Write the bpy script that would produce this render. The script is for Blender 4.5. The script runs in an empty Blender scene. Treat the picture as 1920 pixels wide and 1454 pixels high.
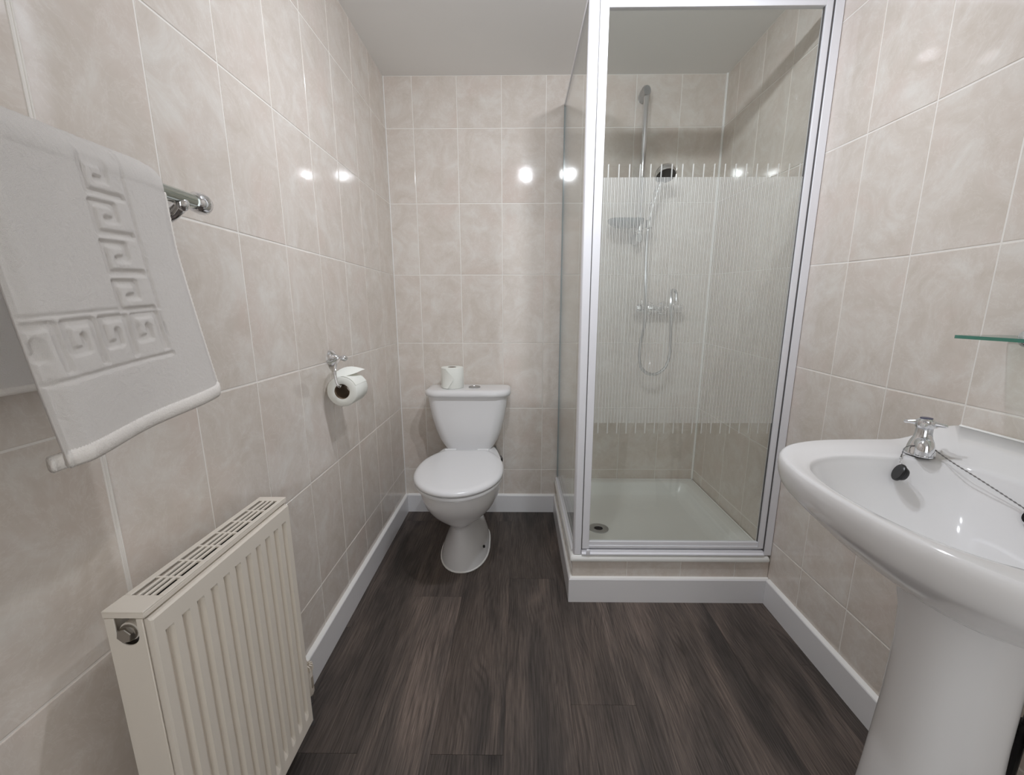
import bpy, math, random
import numpy as np
from mathutils import Vector, Matrix

scene = bpy.context.scene
C = scene.collection
random.seed(7)
rng = np.random.default_rng(7)
PI = math.pi

# ------------------------------------------------------------------ camera
W = 1.524                 # room width (left wall x=0, right wall x=W), back wall y=0
H = 2.078                 # ceiling height
YF = -2.75                # wall behind the camera
cam_d = bpy.data.cameras.new('camera')
cam = bpy.data.objects.new('camera', cam_d); C.objects.link(cam)
cam_d.sensor_width = 36.0
cam_d.lens = 828.7206 / 1920 * 36.0
cam_d.shift_x = -3.552 / 1920
cam_d.shift_y = 32.513 / 1920
cam_d.clip_start = 0.02
r_ = Vector((0.99993384, 0.01146542, -0.00092705))
u_ = Vector((-0.00151707, 0.21133826, 0.97741181))
f_ = Vector((-0.01140236, 0.97734573, -0.21134167))
cam.matrix_world = Matrix(((r_.x, u_.x, -f_.x, 0.6064665), (r_.y, u_.y, -f_.y, -2.2151107),
                           (r_.z, u_.z, -f_.z, 1.0662881), (0, 0, 0, 1)))
scene.camera = cam

# ------------------------------------------------------------------ world, lights, exposure
world = bpy.data.worlds.new('world'); scene.world = world; world.use_nodes = True
world.node_tree.nodes['Background'].inputs[0].default_value = (0.98, 0.985, 0.985, 1)
world.node_tree.nodes['Background'].inputs[1].default_value = 1.65     # added soft fill from behind the camera, let in by the doorway
scene.view_settings.view_transform = 'Standard'
scene.view_settings.look = 'None'
scene.view_settings.gamma = 1.0
scene.view_settings.use_curve_mapping = False
scene.view_settings.exposure = 0.0
LIGHTS = [(0.66, -1.22), (0.90, -1.20)]
AIM = [(-.20, .48, -.85), (.08, .48, -.87)]
LIGHT_W = 5.3
for i, (lx, ly) in enumerate(LIGHTS):
    ld = bpy.data.lights.new('downlight_bulb', 'AREA'); ld.shape = 'DISK'; ld.size = 0.05
    ld.energy = LIGHT_W; ld.color = (0.955, 0.985, 1.05); ld.spread = PI
    lo = bpy.data.objects.new('downlight_bulb', ld); C.objects.link(lo)
    av = Vector(AIM[i]).normalized()
    lo.location = Vector((lx, ly, H - 0.045)) + av*.037
    lo.rotation_euler = av.to_track_quat('-Z', 'Y').to_euler()
try:
    scene.cycles.max_bounces = 12; scene.cycles.diffuse_bounces = 7; scene.cycles.glossy_bounces = 5
    scene.cycles.transparent_max_bounces = 16; scene.cycles.transmission_bounces = 8
    scene.cycles.caustics_reflective = False; scene.cycles.caustics_refractive = False
    scene.cycles.sample_clamp_indirect = 25.0
    scene.cycles.use_denoising = True
except Exception:
    pass

# ------------------------------------------------------------------ materials
def new_mat(name):
    m = bpy.data.materials.new(name); m.use_nodes = True
    nt = m.node_tree; b = nt.nodes['Principled BSDF']
    return m, nt, b, nt.nodes, nt.links
def srgb(r, g, b):
    f = lambda c: (c/255/12.92) if c/255 <= .04045 else ((c/255+.055)/1.055)**2.4
    return (f(r), f(g), f(b), 1)
def simple(name, col, rough=.4, metal=0, spec=.5, bump=None, coat=0, sheen=0, var=.03):
    m, nt, b, N, L = new_mat(name)
    b.inputs['Roughness'].default_value = rough; b.inputs['Metallic'].default_value = metal
    b.inputs['Specular IOR Level'].default_value = spec
    b.inputs['Coat Weight'].default_value = coat; b.inputs['Sheen Weight'].default_value = sheen
    tc = N.new('ShaderNodeTexCoord'); no = N.new('ShaderNodeTexNoise')
    no.inputs['Scale'].default_value = 9; no.inputs['Detail'].default_value = 3
    L.new(tc.outputs['Object'], no.inputs['Vector'])
    mx = N.new('ShaderNodeMix'); mx.data_type = 'RGBA'
    mx.inputs[6].default_value = tuple(c*(1-var) for c in col[:3])+(1,)
    mx.inputs[7].default_value = tuple(min(1, c*(1+var)) for c in col[:3])+(1,)
    L.new(no.outputs['Fac'], mx.inputs[0]); L.new(mx.outputs[2], b.inputs['Base Color'])
    if bump:
        sc, st, dist = bump
        n2 = N.new('ShaderNodeTexNoise'); n2.inputs['Scale'].default_value = sc; n2.inputs['Detail'].default_value = 4
        L.new(tc.outputs['Object'], n2.inputs['Vector'])
        bp = N.new('ShaderNodeBump'); bp.inputs['Strength'].default_value = st; bp.inputs['Distance'].default_value = dist
        L.new(n2.outputs['Fac'], bp.inputs['Height']); L.new(bp.outputs['Normal'], b.inputs['Normal'])
    return m

def tile_material():
    m, nt, b, N, L = new_mat('glazed_marbled_tile')
    tc = N.new('ShaderNodeTexCoord'); oi = N.new('ShaderNodeObjectInfo')
    ml = N.new('ShaderNodeMath'); ml.operation = 'MULTIPLY'; ml.inputs[1].default_value = 37.0
    L.new(oi.outputs['Random'], ml.inputs[0])
    def noise(scale, detail, rough, dist, off):
        ad = N.new('ShaderNodeMath'); ad.operation = 'ADD'; ad.inputs[1].default_value = off
        L.new(ml.outputs[0], ad.inputs[0])
        n = N.new('ShaderNodeTexNoise'); n.noise_dimensions = '4D'
        n.inputs['Scale'].default_value = scale; n.inputs['Detail'].default_value = detail
        n.inputs['Roughness'].default_value = rough; n.inputs['Distortion'].default_value = dist
        L.new(tc.outputs['Object'], n.inputs['Vector']); L.new(ad.outputs[0], n.inputs['W'])
        return n
    n1 = noise(9, 7, .68, 1.0, 0); n2 = noise(5, 3, .5, .9, 9.3); n3 = noise(11, 7, .66, 2.4, 4.1)
    rp = N.new('ShaderNodeValToRGB'); e = rp.color_ramp.elements
    e[0].position = .33; e[0].color = srgb(206, 197, 187)
    e[1].position = .67; e[1].color = srgb(224, 220, 214)
    em = rp.color_ramp.elements.new(.5); em.color = srgb(215, 207, 199)
    L.new(n1.outputs['Fac'], rp.inputs[0])
    r2 = N.new('ShaderNodeValToRGB'); r2.color_ramp.elements[0].position = .5; r2.color_ramp.elements[1].position = .72
    L.new(n2.outputs['Fac'], r2.inputs[0])
    mx = N.new('ShaderNodeMix'); mx.data_type = 'RGBA'; mx.inputs[7].default_value = srgb(213, 199, 190)
    s = N.new('ShaderNodeMath'); s.operation = 'MULTIPLY'; s.inputs[1].default_value = .7
    L.new(r2.outputs[0], s.inputs[0]); L.new(s.outputs[0], mx.inputs[0]); L.new(rp.outputs[0], mx.inputs[6])
    # thin pale veins
    sb = N.new('ShaderNodeMath'); sb.operation = 'SUBTRACT'; sb.inputs[1].default_value = .5; L.new(n3.outputs['Fac'], sb.inputs[0])
    ab = N.new('ShaderNodeMath'); ab.operation = 'ABSOLUTE'; L.new(sb.outputs[0], ab.inputs[0])
    mr = N.new('ShaderNodeMapRange'); mr.inputs[1].default_value = 0; mr.inputs[2].default_value = .02
    mr.inputs[3].default_value = .75; mr.inputs[4].default_value = 0; L.new(ab.outputs[0], mr.inputs[0])
    mv = N.new('ShaderNodeMath'); mv.operation = 'MULTIPLY'; L.new(mr.outputs[0], mv.inputs[0]); L.new(n1.outputs['Fac'], mv.inputs[1])
    m2 = N.new('ShaderNodeMix'); m2.data_type = 'RGBA'; m2.inputs[7].default_value = srgb(229, 224, 218)
    L.new(mv.outputs[0], m2.inputs[0]); L.new(mx.outputs[2], m2.inputs[6])
    L.new(m2.outputs[2], b.inputs['Base Color'])
    b.inputs['Roughness'].default_value = .075; b.inputs['Specular IOR Level'].default_value = .5
    bp = N.new('ShaderNodeBump'); bp.inputs['Strength'].default_value = .05; bp.inputs['Distance'].default_value = .004
    nb = noise(16, 3, .5, .4, 2.2); L.new(nb.outputs['Fac'], bp.inputs['Height']); L.new(bp.outputs['Normal'], b.inputs['Normal'])
    return m

def plank_material():
    m, nt, b, N, L = new_mat('dark_wood_vinyl')
    tc = N.new('ShaderNodeTexCoord'); oi = N.new('ShaderNodeObjectInfo')
    cb = N.new('ShaderNodeCombineXYZ')
    for k, s in enumerate((31.0, 17.0, 5.0)):
        q = N.new('ShaderNodeMath'); q.operation = 'MULTIPLY'; q.inputs[1].default_value = s
        L.new(oi.outputs['Random'], q.inputs[0]); L.new(q.outputs[0], cb.inputs[k])
    av = N.new('ShaderNodeVectorMath'); av.operation = 'ADD'
    L.new(tc.outputs['Object'], av.inputs[0]); L.new(cb.outputs[0], av.inputs[1])
    def mapped(sx, sy):
        mp = N.new('ShaderNodeMapping'); mp.inputs['Scale'].default_value = (sx, sy, 1)
        L.new(av.outputs[0], mp.inputs['Vector']); return mp
    def noise(mp, sc, det, ro, di):
        n = N.new('ShaderNodeTexNoise'); n.inputs['Scale'].default_value = sc; n.inputs['Detail'].default_value = det
        n.inputs['Roughness'].default_value = ro; n.inputs['Distortion'].default_value = di
        L.new(mp.outputs[0], n.inputs['Vector']); return n
    broad = noise(mapped(7, 1.1), 1.5, 4, .55, .8)
    warp = noise(mapped(5, 1.6), 1.0, 2, .5, 0)
    sx = N.new('ShaderNodeSeparateXYZ'); L.new(av.outputs[0], sx.inputs[0])
    wm = N.new('ShaderNodeMath'); wm.operation = 'MULTIPLY_ADD'; wm.inputs[1].default_value = .16; L.new(warp.outputs['Fac'], wm.inputs[0]); L.new(sx.outputs[0], wm.inputs[2])
    ws = N.new('ShaderNodeMath'); ws.operation = 'MULTIPLY'; ws.inputs[1].default_value = 620.0; L.new(wm.outputs[0], ws.inputs[0])
    wv = N.new('ShaderNodeMath'); wv.operation = 'SINE'; L.new(ws.outputs[0], wv.inputs[0])
    fine = noise(mapped(250, 5.5), 1.5, 5, .72, .35)
    brk = noise(mapped(24, 7), 1.0, 2, .5, 0)
    r1 = N.new('ShaderNodeValToRGB'); e = r1.color_ramp.elements
    e[0].position = .36; e[0].color = srgb(70, 64, 61); e[1].position = .66; e[1].color = srgb(111, 99, 92)
    em = r1.color_ramp.elements.new(.5); em.color = srgb(91, 82, 77)
    L.new(broad.outputs['Fac'], r1.inputs[0])
    d1 = N.new('ShaderNodeMapRange'); d1.inputs[1].default_value = -1; d1.inputs[2].default_value = .4
    d1.inputs[3].default_value = .72; d1.inputs[4].default_value = 1.05; L.new(wv.outputs[0], d1.inputs[0])
    db = N.new('ShaderNodeMapRange'); db.inputs[1].default_value = .42; db.inputs[2].default_value = .6; L.new(brk.outputs['Fac'], db.inputs[0])
    dm = N.new('ShaderNodeMix'); dm.inputs[2].default_value = 1.0; L.new(db.outputs[0], dm.inputs[0]); L.new(d1.outputs[0], dm.inputs[3])
    d2 = N.new('ShaderNodeMapRange'); d2.inputs[1].default_value = .34; d2.inputs[2].default_value = .62
    d2.inputs[3].default_value = .48; d2.inputs[4].default_value = 1.30; L.new(fine.outputs['Fac'], d2.inputs[0])
    mm = N.new('ShaderNodeMath'); mm.operation = 'MULTIPLY'; L.new(dm.outputs[0], mm.inputs[0]); L.new(d2.outputs[0], mm.inputs[1])
    mp_ = mapped(15.5, .0); st = N.new('ShaderNodeTexVoronoi'); st.voronoi_dimensions = '1D'; st.inputs['Scale'].default_value = 1.0
    sxx = N.new('ShaderNodeSeparateXYZ'); L.new(mp_.outputs[0], sxx.inputs[0]); L.new(sxx.outputs[0], st.inputs['W'])
    sg = N.new('ShaderNodeSeparateColor'); L.new(st.outputs['Color'], sg.inputs[0])
    sr = N.new('ShaderNodeMapRange'); sr.inputs[3].default_value = .84; sr.inputs[4].default_value = 1.17; L.new(sg.outputs[0], sr.inputs[0])
    mq = N.new('ShaderNodeMath'); mq.operation = 'MULTIPLY'; L.new(mm.outputs[0], mq.inputs[0]); L.new(sr.outputs[0], mq.inputs[1]); mm = mq
    # knots
    vo = N.new('ShaderNodeTexVoronoi'); vo.feature = 'F1'; mk = mapped(5.0, 2.2); L.new(mk.outputs[0], vo.inputs['Vector']); vo.inputs['Scale'].default_value = 1.0
    kr = N.new('ShaderNodeMapRange'); kr.inputs[1].default_value = .03; kr.inputs[2].default_value = .12
    kr.inputs[3].default_value = .5; kr.inputs[4].default_value = 1.0; L.new(vo.outputs['Distance'], kr.inputs[0])
    mm2 = N.new('ShaderNodeMath'); mm2.operation = 'MULTIPLY'; L.new(mm.outputs[0], mm2.inputs[0]); L.new(kr.outputs[0], mm2.inputs[1])
    pr = N.new('ShaderNodeMapRange'); pr.inputs[3].default_value = .82; pr.inputs[4].default_value = 1.14; L.new(oi.outputs['Random'], pr.inputs[0])
    mm3 = N.new('ShaderNodeMath'); mm3.operation = 'MULTIPLY'; L.new(mm2.outputs[0], mm3.inputs[0]); L.new(pr.outputs[0], mm3.inputs[1])
    vm = N.new('ShaderNodeVectorMath'); vm.operation = 'SCALE'; L.new(r1.outputs[0], vm.inputs[0]); L.new(mm3.outputs[0], vm.inputs['Scale'])
    L.new(vm.outputs[0], b.inputs['Base Color'])
    b.inputs['Roughness'].default_value = .5; b.inputs['Specular IOR Level'].default_value = .35
    bp = N.new('ShaderNodeBump'); bp.inputs['Strength'].default_value = .25; bp.inputs['Distance'].default_value = .001
    L.new(fine.outputs['Fac'], bp.inputs['Height']); L.new(bp.outputs['Normal'], b.inputs['Normal'])
    return m

def glass_nodes(m, tint, gl=1.0):
    """thin clear pane: transparent + Schlick reflection (no refraction)"""
    nt = m.node_tree; N, L = nt.nodes, nt.links
    tr = N.new('ShaderNodeBsdfTransparent'); tr.inputs[0].default_value = tint
    gs = N.new('ShaderNodeBsdfGlossy'); gs.inputs['Roughness'].default_value = .01; gs.inputs[0].default_value = (1, 1, 1, 1)
    lw = N.new('ShaderNodeLayerWeight'); lw.inputs[0].default_value = .5
    pw = N.new('ShaderNodeMath'); pw.operation = 'POWER'; pw.inputs[1].default_value = 5; L.new(lw.outputs['Facing'], pw.inputs[0])
    ma = N.new('ShaderNodeMath'); ma.operation = 'MULTIPLY_ADD'; ma.inputs[1].default_value = .8*gl; ma.inputs[2].default_value = .035*gl
    L.new(pw.outputs[0], ma.inputs[0])
    mx = N.new('ShaderNodeMixShader'); L.new(ma.outputs[0], mx.inputs[0]); L.new(tr.outputs[0], mx.inputs[1]); L.new(gs.outputs[0], mx.inputs[2])
    return mx
def glass_material(name, tint):
    m = bpy.data.materials.new(name); m.use_nodes = True
    nt = m.node_tree; nt.nodes.remove(nt.nodes['Principled BSDF'])
    mx = glass_nodes(m, tint); nt.links.new(mx.outputs[0], nt.nodes['Material Output'].inputs[0]); return m
def printed_glass(name, tint, x0, p, z0, z1, zt0, zt1):
    m = bpy.data.materials.new(name); m.use_nodes = True
    nt = m.node_tree; N, L = nt.nodes, nt.links; N.remove(N['Principled BSDF'])
    mx = glass_nodes(m, tint)
    tc = N.new('ShaderNodeTexCoord'); sp = N.new('ShaderNodeSeparateXYZ'); L.new(tc.outputs['Object'], sp.inputs[0])
    def M(op, a, b=None):
        n = N.new('ShaderNodeMath'); n.operation = op
        for k, v in enumerate((a, b)):
            if v is None: continue
            if isinstance(v, (int, float)): n.inputs[k].default_value = v
            else: L.new(v, n.inputs[k])
        return n.outputs[0]
    x, z = sp.outputs[0], sp.outputs[2]
    def line(period, off, half):
        q = M('FRACT', M('ADD', M('DIVIDE', M('SUBTRACT', x, x0+off), period), 100.5))
        return M('LESS_THAN', M('ABSOLUTE', M('SUBTRACT', q, .5)), half/period)
    def zr(a, b): return M('MULTIPLY', M('GREATER_THAN', z, a), M('LESS_THAN', z, b))
    tall = M('MULTIPLY', line(3*p, 0, .0018), zr(zt0, zt1))
    med = M('MULTIPLY', line(p, 0, .0018), zr(z0, z1))
    th1 = M('MULTIPLY', line(p, .0042, .0007), zr(z0, z1))
    th2 = M('MULTIPLY', line(p, .0065, .0007), zr(z0, z1))
    fac = M('MAXIMUM', M('MAXIMUM', tall, med), M('MAXIMUM', th1, th2))
    # printed on one face of the pane only
    ge = N.new('ShaderNodeNewGeometry'); vt = N.new('ShaderNodeVectorTransform')
    sy = N.new('ShaderNodeSeparateXYZ'); L.new(sp.inputs[0].links[0].from_socket, sy.inputs[0])
    front = M('LESS_THAN', sy.outputs[1], 0.0)
    fac = M('MULTIPLY', M('MULTIPLY', fac, front), .72)
    df = N.new('ShaderNodeBsdfDiffuse'); df.inputs[0].default_value = srgb(232, 235, 232)
    tl = N.new('ShaderNodeBsdfTranslucent'); tl.inputs[0].default_value = srgb(232, 235, 232)
    dm = N.new('ShaderNodeMixShader'); dm.inputs[0].default_value = .35; L.new(df.outputs[0], dm.inputs[1]); L.new(tl.outputs[0], dm.inputs[2])
    fm = N.new('ShaderNodeMixShader'); L.new(fac, fm.inputs[0]); L.new(mx.outputs[0], fm.inputs[1]); L.new(dm.outputs[0], fm.inputs[2])
    L.new(fm.outputs[0], N['Material Output'].inputs[0])
    return m

M_TILE = tile_material()
M_GROUT = simple('pale_grout', srgb(234, 231, 226), .6, bump=(300, .2, .001))
M_PLANK = plank_material()
M_SUB = simple('plank_seam_dark', srgb(58, 51, 49), .8)
M_CEIL = simple('matt_ceiling_paint', srgb(238, 238, 237), .85, bump=(220, .05, .001), var=.01)
M_PAINT = simple('wall_paint', srgb(214, 210, 204), .7, var=.02)
M_SKIRT = simple('white_plastic_skirting', srgb(229, 229, 231), .3, var=.01)
M_CAULK = simple('white_sealant', srgb(240, 240, 238), .5)
M_CERAM = simple('white_vitreous_china', srgb(229, 229, 230), .09, var=.008)
M_SEAT = simple('white_plastic_seat', srgb(228, 229, 231), .2, var=.008)
M_ACRYL = simple('white_acrylic_tray', srgb(233, 234, 231), .22, var=.015)
M_CHROME = simple('chrome', (.78, .79, .81, 1), .06, metal=1, var=.01)
M_STEEL = simple('brushed_steel', (.48, .49, .50, 1), .28, metal=1)
M_NICKEL = simple('dull_nickel_plug', (.36, .34, .31, 1), .35, metal=1)
M_FRAME = simple('white_coated_aluminium', srgb(232, 233, 238), .28, var=.01)
M_SEAL = simple('grey_seal_strip', srgb(92, 90, 90), .6)
M_GLASS = glass_material('clear_glass', (.955, .968, .958, 1))
M_SHELFG = glass_material('shelf_glass', (.90, .955, .93, 1))
M_SLOT = simple('shaded_cream_slot', srgb(158, 148, 134), .6)  # cap's cream darkened: the shade inside the slot is in the colour
M_GEDGE = simple('green_glass_edge', srgb(70, 128, 112), .12, spec=.6, var=.25)
M_BAREDGE = simple('grey_glass_edge', srgb(150, 160, 162), .15, spec=.6)
M_BLACK = simple('black_rubber', srgb(17, 17, 20), .35)
M_DARK = simple('painted_hole_shade', srgb(12, 11, 11), .9)  # near-black stands in for the shade inside holes and the cut-out
M_RAD = simple('cream_radiator_enamel', srgb(226, 219, 208), .3, var=.015)
M_RADIN = simple('shade_darkened_convector', srgb(74, 72, 70), .6)  # convector grey, darkened for the shade seen through the grille slots
M_TISSUE = simple('white_tissue', srgb(238, 240, 234), .95, bump=(420, .25, .002), var=.02)
M_CARD = simple('brown_cardboard', srgb(126, 108, 88), .9, bump=(120, .2, .001))
M_TOWEL = simple('white_terry_cotton', srgb(236, 232, 228), .97, spec=.1, sheen=.25, bump=(2000, .75, .002), var=.02)
M_HEM = simple('woven_hem', srgb(238, 234, 229), .95, spec=.1, bump=(500, .5, .002))
M_SOAP = simple('clear_soap_dish', srgb(120, 128, 132), .12, spec=.6)
M_SOAP.node_tree.nodes['Principled BSDF'].inputs['Transmission Weight'].default_value = .35
M_BARGL = simple('chromed_rail_bar', (.62, .67, .64, 1), .1, metal=1)
M_LED = bpy.data.materials.new('lit_bulb'); M_LED.use_nodes = True
M_LED.node_tree.nodes['Principled BSDF'].inputs['Emission Color'].default_value = (1, .97, .94, 1)
M_LED.node_tree.nodes['Principled BSDF'].inputs['Emission Strength'].default_value = 6

# ------------------------------------------------------------------ mesh helpers (all coordinates are world coordinates)
class MB:
    def __init__(s): s.v = []; s.f = []; s.mi = []
    def add(s, verts, faces, mi=0):
        o = len(s.v); s.v += [tuple(map(float, p)) for p in verts]
        s.f += [tuple(int(i)+o for i in f) for f in faces]; s.mi += [mi]*len(faces); return s
    def box(s, a, b, mi=0):
        (x0, y0, z0), (x1, y1, z1) = a, b
        v = [(x0,y0,z0),(x1,y0,z0),(x1,y1,z0),(x0,y1,z0),(x0,y0,z1),(x1,y0,z1),(x1,y1,z1),(x0,y1,z1)]
        return s.add(v, [(0,3,2,1),(4,5,6,7),(0,1,5,4),(1,2,6,5),(2,3,7,6),(3,0,4,7)], mi)
    def loft(s, rings, cap0=True, cap1=True, closed=True, mi=0):
        n = len(rings[0]); v = [p for r in rings for p in r]; f = []
        for i in range(len(rings)-1):
            for j in range(n if closed else n-1):
                k = (j+1) % n; f.append((i*n+j, i*n+k, (i+1)*n+k, (i+1)*n+j))
        if cap0: f.append(tuple(reversed(range(n))))
        if cap1: f.append(tuple(range((len(rings)-1)*n, len(rings)*n)))
        return s.add(v, f, mi)
    def tube(s, path, r, seg=10, closed=False, cap=True, mi=0):
        P = [Vector(p) for p in path]; n = len(P); rr = r if hasattr(r, '__len__') else [r]*n
        T = []
        for i in range(n):
            a = P[(i-1) % n] if (closed or i > 0) else P[i]; b = P[(i+1) % n] if (closed or i < n-1) else P[i]
            T.append((b-a).normalized())
        up = Vector((0, 0, 1)) if abs(T[0].z) < .9 else Vector((1, 0, 0))
        nrm = T[0].cross(up).normalized(); rings = []
        for i in range(n):
            nrm = (nrm - T[i]*nrm.dot(T[i])).normalized(); bi = T[i].cross(nrm)
            rings.append([P[i] + (nrm*math.cos(2*PI*k/seg) + bi*math.sin(2*PI*k/seg))*rr[i] for k in range(seg)])
        if closed: rings.append(rings[0])
        return s.loft(rings, cap and not closed, cap and not closed, mi=mi)
    def lathe(s, prof, org, axis=(0, 0, 1), seg=24, cap0=True, cap1=True, mi=0):
        ax = Vector(axis).normalized(); t = Vector((1, 0, 0)) if abs(ax.x) < .9 else Vector((0, 1, 0))
        u = ax.cross(t).normalized(); w = ax.cross(u); o = Vector(org)
        rings = [[o + ax*h + (u*math.cos(2*PI*k/seg) + w*math.sin(2*PI*k/seg))*max(r, 1e-5) for k in range(seg)] for r, h in prof]
        return s.loft(rings, cap0, cap1, mi=mi)
    def prism(s, poly, fn0, fn1, mi=0):
        n = len(poly); v = [fn0(*p) for p in poly] + [fn1(*p) for p in poly]
        f = [tuple(range(n)), tuple(reversed(range(n, 2*n)))] + [(i, (i+1) % n + 0, (i+1) % n + n, i+n)[::-1] for i in range(n)]
        return s.add(v, f, mi)
    def ball(s, c, r, seg=14, rings=9, sc=(1, 1, 1), mi=0):
        R = []
        for i in range(rings+1):
            a = -PI/2 + PI*i/rings
            R.append([(c[0]+sc[0]*r*max(math.cos(a), 1e-4)*math.cos(2*PI*k/seg), c[1]+sc[1]*r*max(math.cos(a), 1e-4)*math.sin(2*PI*k/seg), c[2]+sc[2]*r*math.sin(a)) for k in range(seg)])
        return s.loft(R, True, True, mi=mi)
    def grid(s, P, mi=0):
        P = np.asarray(P); a, b = P.shape[:2]; i = np.arange((a-1)*b).reshape(a-1, b)[:, :-1].ravel()
        return s.add(P.reshape(-1, 3), np.stack([i, i+1, i+b+1, i+b], 1), mi)
    def mesh(s, name, mats, org=(0, 0, 0), smooth=True, angle=35):
        me = bpy.data.meshes.new(name); o = np.array(org)
        me.from_pydata([tuple(np.array(p)-o) for p in s.v], [], s.f)
        for m in (mats if isinstance(mats, (list, tuple)) else [mats]): me.materials.append(m)
        if any(s.mi): me.polygons.foreach_set('material_index', s.mi)
        if smooth:
            me.polygons.foreach_set('use_smooth', [True]*len(me.polygons))
            if angle < 180: me.set_sharp_from_angle(angle=math.radians(angle))
        me.update(); return me
def wloc(o):
    p = Vector((0, 0, 0))
    while o: p += o.location; o = o.parent
    return p
def put(name, me, parent=None, loc=None):
    """links a mesh whose coordinates are relative to `loc` (world); default loc: the parent's origin"""
    o = bpy.data.objects.new(name, me); C.objects.link(o)
    base = wloc(parent) if parent else Vector((0, 0, 0))
    if parent: o.parent = parent
    o.location = (Vector(loc) - base) if loc is not None else (0, 0, 0)
    return o
def build(name, mb, mats, parent=None, bevel=0, sub=0, smooth=True, angle=35, loc=None, seg=2, fix=True):
    org = loc if loc is not None else (tuple(wloc(parent)) if parent else (0, 0, 0))
    me = mb.mesh(name, mats, org, smooth, angle)
    if fix:
        import bmesh
        bm = bmesh.new(); bm.from_mesh(me); bmesh.ops.recalc_face_normals(bm, faces=bm.faces); bm.to_mesh(me); bm.free()
        if smooth and angle < 180: me.set_sharp_from_angle(angle=math.radians(angle))
    o = put(name, me, parent, org)
    if bevel:
        b = o.modifiers.new('bevel', 'BEVEL'); b.width = bevel; b.segments = seg; b.limit_method = 'ANGLE'; b.angle_limit = math.radians(40)
    if sub:
        q = o.modifiers.new('sub', 'SUBSURF'); q.levels = sub; q.render_levels = sub
    return o
def thing(name, label, cat, loc, group=None):
    o = bpy.data.objects.new(name, None); C.objects.link(o); o.location = loc; o.empty_display_size = .05
    return tag(o, label, cat, group)
def tag(o, label, cat, group=None):
    o['label'] = label; o['category'] = cat
    if group: o['group'] = group
    return o
def struct(o): o['kind'] = 'structure'; return o
def stuff(o): o['kind'] = 'stuff'; return o
def catmull(pts, n=8, closed=False):
    P = [np.array(p, float) for p in pts]; m = len(P); out = []
    for i in range(m if closed else m-1):
        p0, p1, p2, p3 = [P[(i+k) % m] if closed else P[min(max(i+k, 0), m-1)] for k in (-1, 0, 1, 2)]
        for t in np.linspace(0, 1, n, endpoint=False):
            out.append(.5*((2*p1)+(p2-p0)*t+(2*p0-5*p1+4*p2-p3)*t*t+(3*p1-p0-3*p2+p3)*t**3))
    if not closed: out.append(P[-1])
    return out
def rrect(cx, cy, hx, hy, r, n=5, rf=None):
    """rounded rectangle outline (ccw); rf = radius of the two -y (front) corners"""
    out = []; rf = r if rf is None else rf
    for (sx, sy, a0, rad) in ((1, 1, 0, r), (-1, 1, 90, r), (-1, -1, 180, rf), (1, -1, 270, rf)):
        for k in range(n+1):
            a = math.radians(a0 + 90*k/n)
            out.append((cx+sx*(hx-rad)+rad*math.cos(a), cy+sy*(hy-rad)+rad*math.sin(a)))
    return out

# ------------------------------------------------------------------ room shell
G = .0010     # grout lies this far behind the tile faces
wall_left = struct(build('wall_left', MB().box((-.12, YF, 0), (-G, .12, H)), M_GROUT))
wall_back = struct(build('wall_back', MB().box((0, G, 0), (W, .12, H)), M_GROUT))
wall_right = struct(build('wall_right', MB().box((W+G, YF, 0), (W+.12, .12, H)), M_GROUT))
wall_front = struct(build('wall_front', MB().box((-.12, YF-.12, 0), (.36, YF, H)).box((1.24, YF-.12, 0), (W+.12, YF, H)).box((.36, YF-.12, 2.04), (1.24, YF, H)), M_PAINT))
ceiling = struct(build('ceiling', MB().box((-.12, YF-.12, H), (W+.12, .12, H+.1)), M_CEIL))
floor = struct(build('floor', MB().box((-.12, YF-.12, -.1), (W+.12, .12, -.0012)), M_SUB))

# floor planks 0.18 m wide, laid towards the back wall
PW, PL = .18, 1.22
first = {0: -1.34, 1: -.732, 2: -1.34, 3: -.615, 4: -1.197, 5: -1.66, 6: -.42, 7: -1.86, 8: -1.05, -1: -.9}
for k in range(-1, 9):
    x0, x1 = max(.03+k*PW, .0)+.0002, min(.03+(k+1)*PW, W)-.0002
    ys = sorted([0.0, YF] + [y for y in [first[k]+j*PL for j in range(-3, 4)] if YF+.02 < y < -.02])
    for ya, yb in zip(ys[:-1], ys[1:]):
        c = ((x0+x1)/2, (ya+yb)/2, 0); e = .0004
        mb = MB(); q = [(x0, ya+.0003), (x1, ya+.0003), (x1, yb-.0003), (x0, yb-.0003)]
        qi = [(x0+e, ya+e), (x1-e, ya+e), (x1-e, yb-e), (x0+e, yb-e)]
        mb.loft([[(p[0], p[1], -.003) for p in q], [(p[0], p[1], -.0003) for p in q], [(p[0], p[1], 0) for p in qi]])
        build('plank', mb, M_PLANK, floor, smooth=False, loc=c)

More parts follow.
